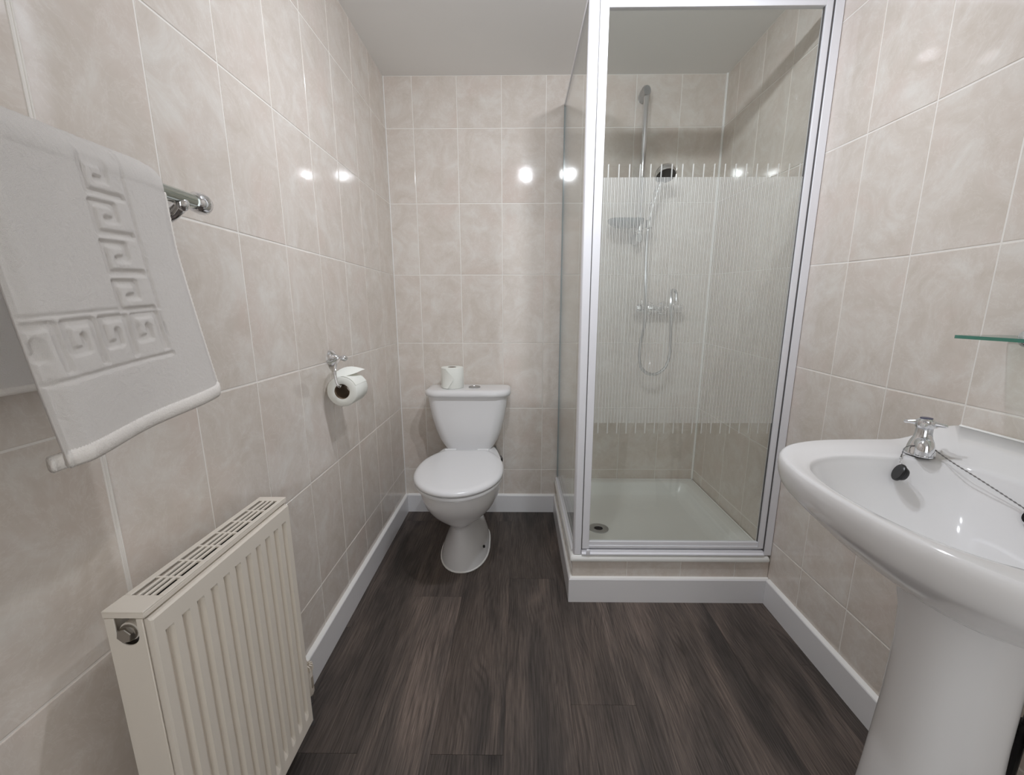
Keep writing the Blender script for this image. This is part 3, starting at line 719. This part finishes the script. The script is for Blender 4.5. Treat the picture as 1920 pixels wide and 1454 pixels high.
S = np.concatenate([np.linspace(0, Lf, int(NV*.62)), np.linspace(Lf, Lf+Lt, 26)[1:], np.linspace(Lf+Lt, Lf+Lt+Lb, 60)[1:]])
NVv = len(S)
U = np.linspace(0, 1, NU)
pos = np.zeros((NVv, NU, 3)); nor = np.zeros((NVv, NU, 3)); recs = np.zeros((NVv, NU))
RB = .030
for i, s in enumerate(S):
    # right and left ends of the towel along the bar
    if s < Lf:
        t = s/Lf; yR = -1.541-.022*t-.004*math.sin(PI*t); yL = -1.782-.012*t
        x = XF_B+(XF_T-XF_B)*t**.9; z = ZB_F+s; n = (1, 0, .07*(1-s/Lf))
    elif s < Lf+Lt:
        a = (s-Lf)/Lt*PI; yR = -1.563+.004*math.sin(a); yL = -1.794-.08*(a/PI)
        x = BX+.006+RB*math.cos(a); z = ZC+RB*math.sin(a); n = (math.cos(a), 0, math.sin(a))
    else:
        t = (s-Lf-Lt)/Lb; yR = -1.563-.012*t; yL = -1.874-.08*t
        x = BX+.006-RB-.014*t**.7; z = ZC-(s-Lf-Lt); n = (-1, 0, 0)
    y = yR+(yL-yR)*U
    fold = .0042*np.sin((U*2.1+.2)*PI)*(1-min(1, s/Lf)) + .0022*np.sin(U*9+s*11)*min(1, max(0, 1-s/Lf))
    cm = float(np.clip((Lf-s)/.08, 0, 1)); curl = -.008*np.exp(-(U/.05)**2)*(.3+.7*cm) - .009*np.exp(-((1-U)/.045)**2)*cm
    off = fold+curl
    zz = np.full(NU, z)
    if s < Lf: zz = z + (1-s/Lf)*(.022*(U-.0)**1.0*-1 + .012*(1-U)) 
    pos[i, :, 0] = x+off*n[0]; pos[i, :, 1] = y; pos[i, :, 2] = zz+off*n[2]
    nor[i, :, :] = n
    if s < Lf: recs[i] = key_height((yR-y), np.full(NU, s*1.02))
    elif s < Lf+Lt: recs[i] = key_height((yR-y), np.full(NU, s*1.02))*max(0, 1-(s-Lf)/(Lt*.5))
nor /= np.linalg.norm(nor, axis=2, keepdims=True)
TH = .0085
fuzz = rng.normal(0, .0002, (NVv, NU))
front = pos + nor*(TH-.0034*recs+fuzz)[..., None]
front[:, 0] = pos[:, 0]+nor[:, 0]*TH*.5; front[:, -1] = pos[:, -1]+nor[:, -1]*TH*.5
back = pos.copy(); back[:, 0] = front[:, 0]; back[:, -1] = front[:, -1]
mb = MB(); mb.grid(front)
n0 = len(mb.v); 
mb.grid(back[:, ::-1][::1])
# close both ends
for e in (0, NVv-1):
    a = [front[e, k] for k in range(NU)]; b_ = [back[e, k] for k in range(NU)]
    mb.grid([a, b_])
build('terry_cloth', mb, M_TOWEL, tow, angle=180, fix=False)
# thick stitched hem along the front bottom edge, and the second layer just behind it
def flat_hem(edge, hh, ww):
    rings_ = []
    for k, p in enumerate(edge):
        q = 1+.16*(k % 2)
        rings_.append([(p[0]+ww*q*math.cos(t), p[1], p[2]+hh*q*math.copysign(abs(math.sin(t))**.6, math.sin(t))) for t in np.linspace(0, 2*PI, 12, endpoint=False)])
    return MB().loft(rings_)
hp = [(front[0, k]+back[0, k])/2+np.array([.0005, 0, .005]) for k in range(0, NU)]
build('bottom_hem', flat_hem(hp, .0088, .0050), M_HEM, tow, angle=180)
build('bottom_hem', flat_hem([p+np.array([-.0125, -.006, -.004]) for p in hp], .008, .0050), M_HEM, tow, angle=180)
hb = [tuple((front[-1, k]+back[-1, k])/2) for k in range(0, NU, 3)]
build('back_hem', MB().tube(hb, .0058, 8), M_HEM, tow, angle=180)
se = [tuple(front[k, 0]+np.array([.0, .0005, 0])) for k in range(0, int(NV*.62), 2)]
build('side_hem', MB().tube(se, [.0042+.0005*(k % 2) for k in range(len(se))], 8), M_HEM, tow, angle=180)

# ------------------------------------------------------------------ radiator
RX0, RX1, RY0, RY1, RZ0, RZ1 = .052, .1135, -1.705, -1.337, .098, .6735
rad = thing('radiator', 'cream panel radiator with top grille below the towel', 'radiator', (.08, -1.52, 0))
# front panel: fluted sheet
NF = 11; m0, m1 = RY0+.010, RY1-.006
ys = [RY0+.004, RY0+.006]; dep = [0, 0]
pitch = (m1-m0-.012)/NF; yy0 = m0+.010
for k in range(NF):
    b0 = yy0+k*pitch
    for t, d in ((0.0, 0), (.03, .0), (.11, .92), (.15, 1), (.43, 1), (.47, .92), (.55, .0), (.60, 0)): ys.append(b0+t*pitch); dep.append(d)
ys += [m1, m1+.002]; dep += [0, 0]
zf = [RZ0+.004, RZ0+.030, RZ0+.033, RZ0+.047, RZ0+.052, RZ1-.06, RZ1-.049, RZ1-.0445, RZ1-.022, RZ1-.017, RZ1-.014]
rz = [0, 0, .06, .96, 1, 1, .98, .0, 0, 0, 0]
P = [[(RX1-.0085*d*q-(.003 if i == len(zf)-1 else 0)-(.003 if j in (0, len(ys)-1) else 0), y, z) for j, (y, d) in enumerate(zip(ys, dep))] for i, (z, q) in enumerate(zip(zf, rz))]
mb = MB().grid(P)
# return edges of the sheet
mb.grid([P[-1], [(p[0]-.010, p[1], p[2]+.0003) for p in P[-1]]])
mb.grid([[r[0] for r in P], [(r[0][0]-.010, r[0][1], r[0][2]) for r in P]]); mb.grid([[r[-1] for r in P], [(r[-1][0]-.010, r[-1][1], r[-1][2]) for r in P]])
mb.grid([P[0], [(p[0]-.010, p[1], p[2]) for p in P[0]]])
build('front_panel', mb, M_RAD, rad, angle=25, fix=False)
build('water_panel', MB().box((RX1-.024, RY0+.006, RZ0), (RX1-.0105, RY1-.005, RZ1-.016)), M_RAD, rad, bevel=.002)
build('rear_panel', MB().box((RX0, RY0+.004, RZ0), (RX0+.006, RY1-.004, RZ1-.012)), M_RAD, rad, bevel=.001)
build('cavity_shade_sheets', MB().box((RX0+.0065, RY0+.037, RZ0+.02), (RX0+.0075, RY1-.006, RZ1-.014)).box((RX1-.0245, RY0+.037, RZ0+.02), (RX1-.0235, RY1-.006, RZ1-.014)), M_RADIN, rad, smooth=False)  # dark sheets added as painted shade below the grille
# convector fins inside
pts = []; n = 44
for k in range(n+1): pts.append((RX0+.012 if (k//2) % 2 == 0 else RX1-.026, RY0+.05+(RY1-RY0-.07)*k/n))
build('convector_fins', MB().grid([[(x, y, RZ0+.03) for x, y in pts], [(x, y, RZ1-.075) for x, y in pts]]), M_RADIN, rad, smooth=False, fix=False)
# end panels; the near one has a U-shaped cut-out round the plug
ucx, ur, uz = .0800, .0150, RZ1-.037
zt = RZ1-.011
poly = [(RX0, RZ0), (RX1-.010, RZ0), (RX1-.010, zt), (ucx+ur, zt), (ucx+ur, uz)]
poly += [(ucx+ur*math.cos(a), uz+ur*math.sin(a)) for a in np.linspace(0, -PI, 15)[1:-1]] + [(ucx-ur, uz), (ucx-ur, zt), (RX0, zt)]
build('end_panel', MB().prism(poly, lambda x, z: (x, RY0, z), lambda x, z: (x, RY0+.0025, z)), M_RAD, rad, bevel=.0006, seg=1)
build('end_panel', MB().box((RX0, RY1-.003, RZ0), (RX1-.010, RY1, zt)), M_RAD, rad, bevel=.0006, seg=1)
build('cutout_shade_plate', MB().box((RX0+.010, RY0+.034, RZ0+.5), (RX1-.024, RY0+.036, RZ1-.013)), M_DARK, rad, smooth=False)  # black plate standing in for the shade behind the cut-out
pl = build('plug_boss', MB().lathe([(.0134, .004), (.0134, .034)], (ucx, RY0, uz+.004), (0, 1, 0), 24), M_RAD, rad)
mb = MB().lathe([(.0118, .0035), (.0118, .001), (.0110, -.0005)], (ucx-.0005, RY0, uz+.003), (0, 1, 0), 24)
hexa = [(ucx-.0012+.0108*math.cos(PI/3*k+.3), uz+.0025+.0108*math.sin(PI/3*k+.3)) for k in range(6)]
mb.loft([[(x, RY0+.001, z) for x, z in hexa], [(x, RY0-.0042, z) for x, z in hexa], [(ucx+(x-ucx)*.9, RY0-.0050, uz+(z-uz)*.9) for x, z in hexa]])
build('blanking_plug', mb, M_NICKEL, rad, angle=20)
# top grille: frame, 7 groups of 4 slots
mb = MB(); gx0, gx1 = RX0-.001, RX1-.006; gz0, gz1 = RZ1-.010, RZ1
gy0, gy1 = RY0-.0005, RY1+.0005; sy0, sy1 = gy0+.036, gy1-.020
gt = gz1-.003
mb.box((gx0, gy0, gt), (gx1, sy0, gz1)).box((gx0, sy1, gt), (gx1, gy1, gz1))
mb.box((gx0, gy0, gz0), (gx1, gy0+.002, gt)).box((gx0, gy1-.002, gz0), (gx1, gy1, gt)).box((gx0, gy0+.002, gz0), (gx0+.002, gy1-.002, gt)).box((gx1-.002, gy0+.002, gz0), (gx1, gy1-.002, gt))
sx0, sx1 = gx0+.0095, gx1-.0085
mb.box((gx0, sy0, gt), (sx0, sy1, gz1)).box((sx1, sy0, gt), (gx1, sy1, gz1))
sw = (sx1-sx0)/4
for k in (1, 2, 3): mb.box((sx0+sw*k-.0021, sy0, gz1-.004), (sx0+sw*k+.0021, sy1, gz1-.0003))
gp = (sy1-sy0)/7
for k in range(1, 7): mb.box((sx0, sy0+gp*k-.0023, gz1-.0045), (sx1, sy0+gp*k+.0023, gz1-.0006))
build('top_grille', mb, M_RAD, rad, bevel=.0007, seg=2)
# valve with white ribbed cap at the far lower end, and its pipe
tv = thing('radiator_valve', 'white ribbed lockshield valve cap at the far lower end of the radiator', 'valve', (.062, -1.262, 0))
vx, vy = .062, -1.262
cap = build('valve_cap', MB().lathe([(.014, .094), (.0165, .100), (.0165, .165), (.015, .170)], (vx, vy, 0), (0, 0, 1), 20), M_RAD, tv)
mb = MB()
for k in range(14):
    a = 2*PI*k/14; c_, s_ = math.cos(a), math.sin(a)
    mb.add([(vx+c_*.013-s_*.0012, vy+s_*.013+c_*.0012, .165), (vx+c_*.0195-s_*.0012, vy+s_*.0195+c_*.0012, .165), (vx+c_*.0195+s_*.0012, vy+s_*.0195-c_*.0012, .165), (vx+c_*.013+s_*.0012, vy+s_*.013-c_*.0012, .165),
            (vx+c_*.011-s_*.0012, vy+s_*.011+c_*.0012, .182), (vx+c_*.0185-s_*.0012, vy+s_*.0185+c_*.0012, .180), (vx+c_*.0185+s_*.0012, vy+s_*.0185-c_*.0012, .180), (vx+c_*.011+s_*.0012, vy+s_*.011-c_*.0012, .182)],
           [(0, 3, 2, 1), (4, 5, 6, 7), (0, 1, 5, 4), (1, 2, 6, 5), (2, 3, 7, 6), (3, 0, 4, 7)])
stuff(build('cap_ribs', mb, M_RAD, cap, smooth=False))
build('cap_window', MB().box((vx+.0125, vy-.006, .115), (vx+.0172, vy+.004, .150)), M_SLOT, cap, bevel=.003)
build('valve_body', MB().lathe([(.011, .07), (.013, .076), (.013, .0945)], (vx, vy, 0), (0, 0, 1), 16).tube([(vx, vy, .084), (vx, RY1-.001, .12)], .009, 12), M_STEEL, tv)
build('pipe', MB().tube([(vx, vy, 0.0005), (vx, vy, .074)], .0075, 12), M_SEAL, tv)

# ------------------------------------------------------------------ basin on pedestal
BYC = -1.613
bas = thing('basin', 'white ceramic pedestal basin on the right wall', 'basin', (1.31, BYC, 0))
half_o = [(W-.001, .303), (1.45, .303), (1.369, .3025), (1.30, .301), (1.247, .297), (1.20, .286), (1.157, .266), (1.127, .242), (1.104, .212), (1.089, .178), (1.078, .140), (1.068, .08)]
half_i = [(1.40, .105), (1.385, .150), (1.345, .178), (1.302, .193), (1.234, .202), (1.180, .190), (1.140, .165), (1.113, .128), (1.096, .075)]
outer = [(x, BYC+h) for x, h in half_o]+[(1.0645, BYC)]+[(x, BYC-h) for x, h in reversed(half_o)]
inner = catmull([(x, BYC+h) for x, h in half_i]+[(1.089, BYC)]+[(x, BYC-h) for x, h in reversed(half_i)]+[(1.403, BYC)], 8, closed=True)
oc = [(min(p[0], W-.001), p[1]) for p in catmull(outer, 8)]
PC = np.array([1.27, BYC])
ang = np.sort(np.concatenate([np.linspace(-PI, PI, 120, endpoint=False), [math.atan2(.303, W-.001-PC[0]), math.atan2(-.303, W-.001-PC[0])]]))
def polar(poly, closed=True):
    Q = np.array([p[:2] for p in poly]); out = []
    n = len(Q)
    for a in ang:
        d = np.array([math.cos(a), math.sin(a)]); best = 0
        for i in range(n):
            p, q = Q[i]-PC, Q[(i+1) % n]-PC; e = q-p; den = d[0]*e[1]-d[1]*e[0]
            if abs(den) < 1e-12: continue
            t = (p[0]*e[1]-p[1]*e[0])/den; s = (p[0]*d[1]-p[1]*d[0])/den
            if t > 0 and -1e-6 <= s <= 1+1e-6: best = max(best, t)
        out.append(PC+d*best)
    return np.array(out)
O = polar(oc); I = polar(inner)
def sst(x): x = np.clip(x, 0, 1); return x*x*(3-2*x)
def rise(x): return .030*sst((x-1.385)/(.125))
def oring(k, z, up=0):
    q = PC+(O-PC)*k; q[:, 0] = np.where(O[:, 0] > W-.003, np.maximum(q[:, 0], W-.003 if k > .8 else 0), q[:, 0])
    return [(x, y, z+up*rise(x)) for x, y in q]
def iring(k, z, up=0, c=(1.255, BYC)):
    c = np.array(c); q = c+(I-c)*k; return [(x, y, z+up*rise(x)) for x, y in q]
def mring(t, z, up=1):
    q = O+(I-O)*t; return [(x, y, z+up*rise(x)) for x, y in q]
rings = [oring(.36, .651), oring(.52, .668), oring(.68, .692), oring(.82, .719), oring(.91, .737), oring(.95, .746), oring(.974, .753), oring(.991, .766), oring(1.0, .780, .6), oring(.999, .788, 1), oring(.993, .7955, 1), oring(.980, .7995, 1), oring(.968, .800, 1),
         mring(.55, .7985), mring(.80, .7965), mring(.93, .7955), mring(.985, .7935), iring(1.0, .7895), iring(.98, .7835), iring(.955, .775), iring(.915, .761), iring(.85, .742), iring(.76, .7205), iring(.64, .700), iring(.50, .683), iring(.36, .672), iring(.22, .665), iring(.12, .6615), iring(.085, .656)]
build('bowl', MB().loft(rings), M_CERAM, bas, angle=180)
build('waste', MB().lathe([(.0235, .6605), (.0235, .6635), (.018, .6625), (.016, .660)], (1.255, BYC, 0), (0, 0, 1), 24, cap0=False), M_CHROME, bas)
ov = build('overflow', MB().lathe([(.013, -.006), (.013, .002), (.0105, .003), (.0095, -.002)], (1.381, -1.590, .757), (-.9, 0, .35), 20, cap0=False, cap1=False), M_CHROME, bas)
build('overflow_hole', MB().lathe([(.0001, .0012), (.0102, .0012)], (1.381, -1.590, .757), (-.9, 0, .35), 18, cap0=False, cap1=False), M_DARK, ov)
PXc = 1.300
def ped(z, a, b, back): 
    out = []
    for k in range(48):
        t = 2*PI*k/48; c, s = math.cos(t), math.sin(t); p = 2.5
        x = (a if c < 0 else back*.85)*math.copysign(abs(c)**(2/p), c); y = b*math.copysign(abs(s)**(2/p), s)
        out.append((PXc+x, BYC+y, z))
    return out
build('pedestal', MB().loft([ped(0, .118, .098, .10), ped(.012, .117, .097, .10), ped(.05, .110, .092, .09), ped(.15, .099, .082, .08), ped(.28, .090, .075, .075), ped(.42, .082, .070, .073), ped(.53, .080, .069, .073), ped(.59, .081, .074, .078), ped(.625, .086, .083, .086), ped(.650, .092, .092, .090), ped(.672, .096, .096, .092)]), M_CERAM, bas, angle=180)
build('wall_sealant', MB().tube([(W-.0045, BYC-.293, .830), (W-.0045, BYC+.293, .830)], .003, 6), M_CAULK, bas)

# tap
def make_tap(tx, ty, tz, sx, lab):
    t = thing('basin_tap', lab, 'tap', (tx, ty, tz), 'basin taps'); k_ = .84
    o = Vector((tx, ty, tz)); V = lambda x, y, z: o+Vector((x, y, z))*k_
    P_ = lambda pr: [(r*k_, h*k_) for r, h in pr]
    build('body', MB().lathe(P_([(.0275, 0), (.0275, .004), (.026, .007), (.0245, .018), (.0215, .029), (.0175, .038), (.0155, .048), (.0152, .060), (.0125, .062)]), o, (0, 0, 1), 28), M_CHROME, t)
    d = Vector((-.50, sx*.86, 0)).normalized()
    pth = catmull([V(0, 0, .024), V(d.x*.018, d.y*.018, .027), V(d.x*.029, d.y*.029, .023), V(d.x*.0315, d.y*.0315, .006)], 5)
    build('spout', MB().tube(pth, list(np.interp(np.linspace(0, 1, len(pth)), [0, .5, 1], [.017*k_, .0165*k_, .0165*k_])), 20, cap=False).lathe(P_([(.0165, 0), (.0165, -.003), (.0125, -.003), (.011, .004)]), V(d.x*.0315, d.y*.0315, .006), (0, 0, 1), 20, cap0=False, cap1=False), M_CHROME, t)
    build('spout_hole', MB().lathe(P_([(.0001, .0005), (.0128, .0005)]), V(d.x*.0315, d.y*.0315, .0035), (0, 0, 1), 18, cap0=False, cap1=False), M_DARK, t)
    hd = MB().lathe(P_([(.012, .060), (.017, .062), (.0185, .070), (.017, .078), (.012, .082)]), o, (0, 0, 1), 24)
    a0 = .74 if sx < 0 else .2
    for k in range(4):
        a = a0+k*PI/2; c_, s_ = math.cos(a), math.sin(a)
        rings_ = []
        for r, hw_, hz_, zc in ((.008, .0085, .0075, .0715), (.018, .0075, .0060, .0715), (.027, .0062, .0045, .0708), (.034, .0058, .0040, .0700), (.0365, .0035, .0025, .0698)):
            rings_.append([V(c_*r-s_*hw_*math.cos(q), s_*r+c_*hw_*math.cos(q), zc+hz_*math.sin(q)) for q in np.linspace(0, 2*PI, 12, endpoint=False)])
        hd.loft(rings_)
    h = build('cross_handle', hd, M_CHROME, t)
    build('indice', MB().lathe(P_([(.0115, .0815), (.011, .0835), (.006, .0845), (.0003, .0847)]), o, (0, 0, 1), 20), M_INDICE, h)
    return t
M_CHAIN = simple('dull_chain_metal', (.22, .22, .22, 1), .3, metal=1)
M_INDICE = simple('dark_blue_cap', srgb(58, 62, 92), .2)
TAPX, TAPY, TAPZ = 1.364, -1.409, .7985
make_tap(TAPX, TAPY, TAPZ, -1, 'chrome cross-head tap at the basin corner nearest the shower')
make_tap(TAPX, 2*BYC-TAPY, TAPZ, 1, 'chrome cross-head tap on the far right of the basin, mostly out of frame')

# chain and plug
def links(path, r=.0012, step=.0035):
    P = np.array(path); d = np.concatenate([[0], np.cumsum(np.linalg.norm(np.diff(P, axis=0), axis=1))]); n = int(d[-1]/step)
    Q = np.stack([np.interp(np.linspace(0, d[-1], n), d, P[:, k]) for k in range(3)], 1)
    mb = MB()
    mb.tube(Q, [r*(1.15 if k % 2 else .45) for k in range(n)], 6)
    return mb
plug = thing('basin_plug', 'black rubber plug on a fine metal chain hanging from the basin tap', 'plug', (1.31, -1.46, .775))
c1 = catmull([(TAPX+.004, TAPY-.022, TAPZ+.016), (TAPX-.018, TAPY-.012, TAPZ+.020), (TAPX-.026, TAPY+.003, TAPZ+.012), (TAPX-.036, TAPY-.004, TAPZ+.001), (TAPX-.046, TAPY-.014, .799), (TAPX-.053, TAPY-.022, .7965)], 8)
c2 = catmull([(TAPX+.004, TAPY-.022, TAPZ+.016), (TAPX+.008, TAPY-.055, TAPZ+.003), (TAPX+.014, TAPY-.10, .787), (TAPX+.018, TAPY-.145, .773), (1.380, -1.588, .765)], 10)
stuff(build('chain', links(c1), M_CHAIN, plug)); stuff(build('chain', links(c2), M_CHAIN, plug))
pc = Vector((1.298, -1.451, .7755))
cq = catmull([(TAPX-.053, TAPY-.022, .7965), (1.3065, -1.4365, .7955), (1.302, -1.4405, .7925), (1.309, -1.4375, .7895), (1.304, -1.4425, .7865), (1.299, -1.4495, .7855), (1.2965, -1.4515, .782)], 5)
build('clip', MB().tube(cq, .0009, 6).ball(cq[0], .0026, 8, 6), M_CHROME, plug)
pn = Vector((-.88, .28, .36)).normalized()
build('stopper', MB().lathe([(.0105, -.0075), (.0125, -.004), (.0135, 0), (.0160, .0015), (.0160, .0045), (.0145, .006)], pc, pn, 24), M_BLACK, plug)

# waste trap and pipes behind the pedestal
trap = thing('basin_waste_pipes', 'black waste trap and pipes in the gap behind the pedestal', 'pipe', (1.46, -1.62, 0))
build('trap', MB().tube(catmull([(1.44, -1.62, .60), (1.455, -1.625, .45), (1.462, -1.63, .34), (1.475, -1.64, .27), (1.50, -1.66, .26), (W-.001, -1.665, .26)], 6), .018, 14), M_BLACK, trap)
for k, yy in enumerate((-1.572, -1.675)):
    s = build('supply_pipe', MB().tube(catmull([(1.485, yy, .09), (1.485, yy, .30), (1.478, yy-.01, .45), (1.44, yy, .62)], 6), .0075, 10), M_BLACK, trap)
    build('isolating_valve', MB().lathe([(.011, -.02), (.013, -.012), (.013, .012), (.011, .02)], (1.485, yy, .345), (0, 0, 1), 12).box((1.463, yy-.004, .340), (1.485, yy+.004, .350)), M_BLACK, s)
    build('pipe_foot', MB().tube([(1.485, yy, .0005), (1.485, yy, .092)], .0075, 10), M_BLACK, s)

# ------------------------------------------------------------------ glass shelf
SX0, SX1, SY1, SY0, SZ = W-.104, W-.0005, -1.366, -1.86, 1.0155
shelf = thing('glass_shelf', 'clear glass shelf with green edge on chrome knobs above the basin', 'shelf', (W, -1.6, SZ))
r = rrect((SX0+SX1)/2-.002, (SY0+SY1)/2, (SX1-SX0)/2-.004, (SY1-SY0)/2, .006, 4)
mb = MB(); n = len(r)
mb.add([(x, y, SZ-.003) for x, y in r]+[(x, y, SZ+.003) for x, y in r], [tuple(reversed(range(n))), tuple(range(n, 2*n))], 0)
o_ = len(mb.v)-2*n
mb.add([(x, y, SZ-.003) for x, y in r]+[(x, y, SZ+.003) for x, y in r], [(i, (i+1) % n, (i+1) % n+n, i+n) for i in range(n)], 1)
build('glass_plate', mb, [M_SHELFG, M_GEDGE], shelf, smooth=False, fix=False)
for yy in (-1.428, -1.80):
    build('knob_bracket', MB().lathe([(.013, 0), (.013, -.004), (.010, -.006), (.010, -.014), (.0145, -.018), (.0165, -.026), (.0145, -.034), (.007, -.038)], (W, yy, SZ), (1, 0, 0), 20), M_CHROME, shelf)
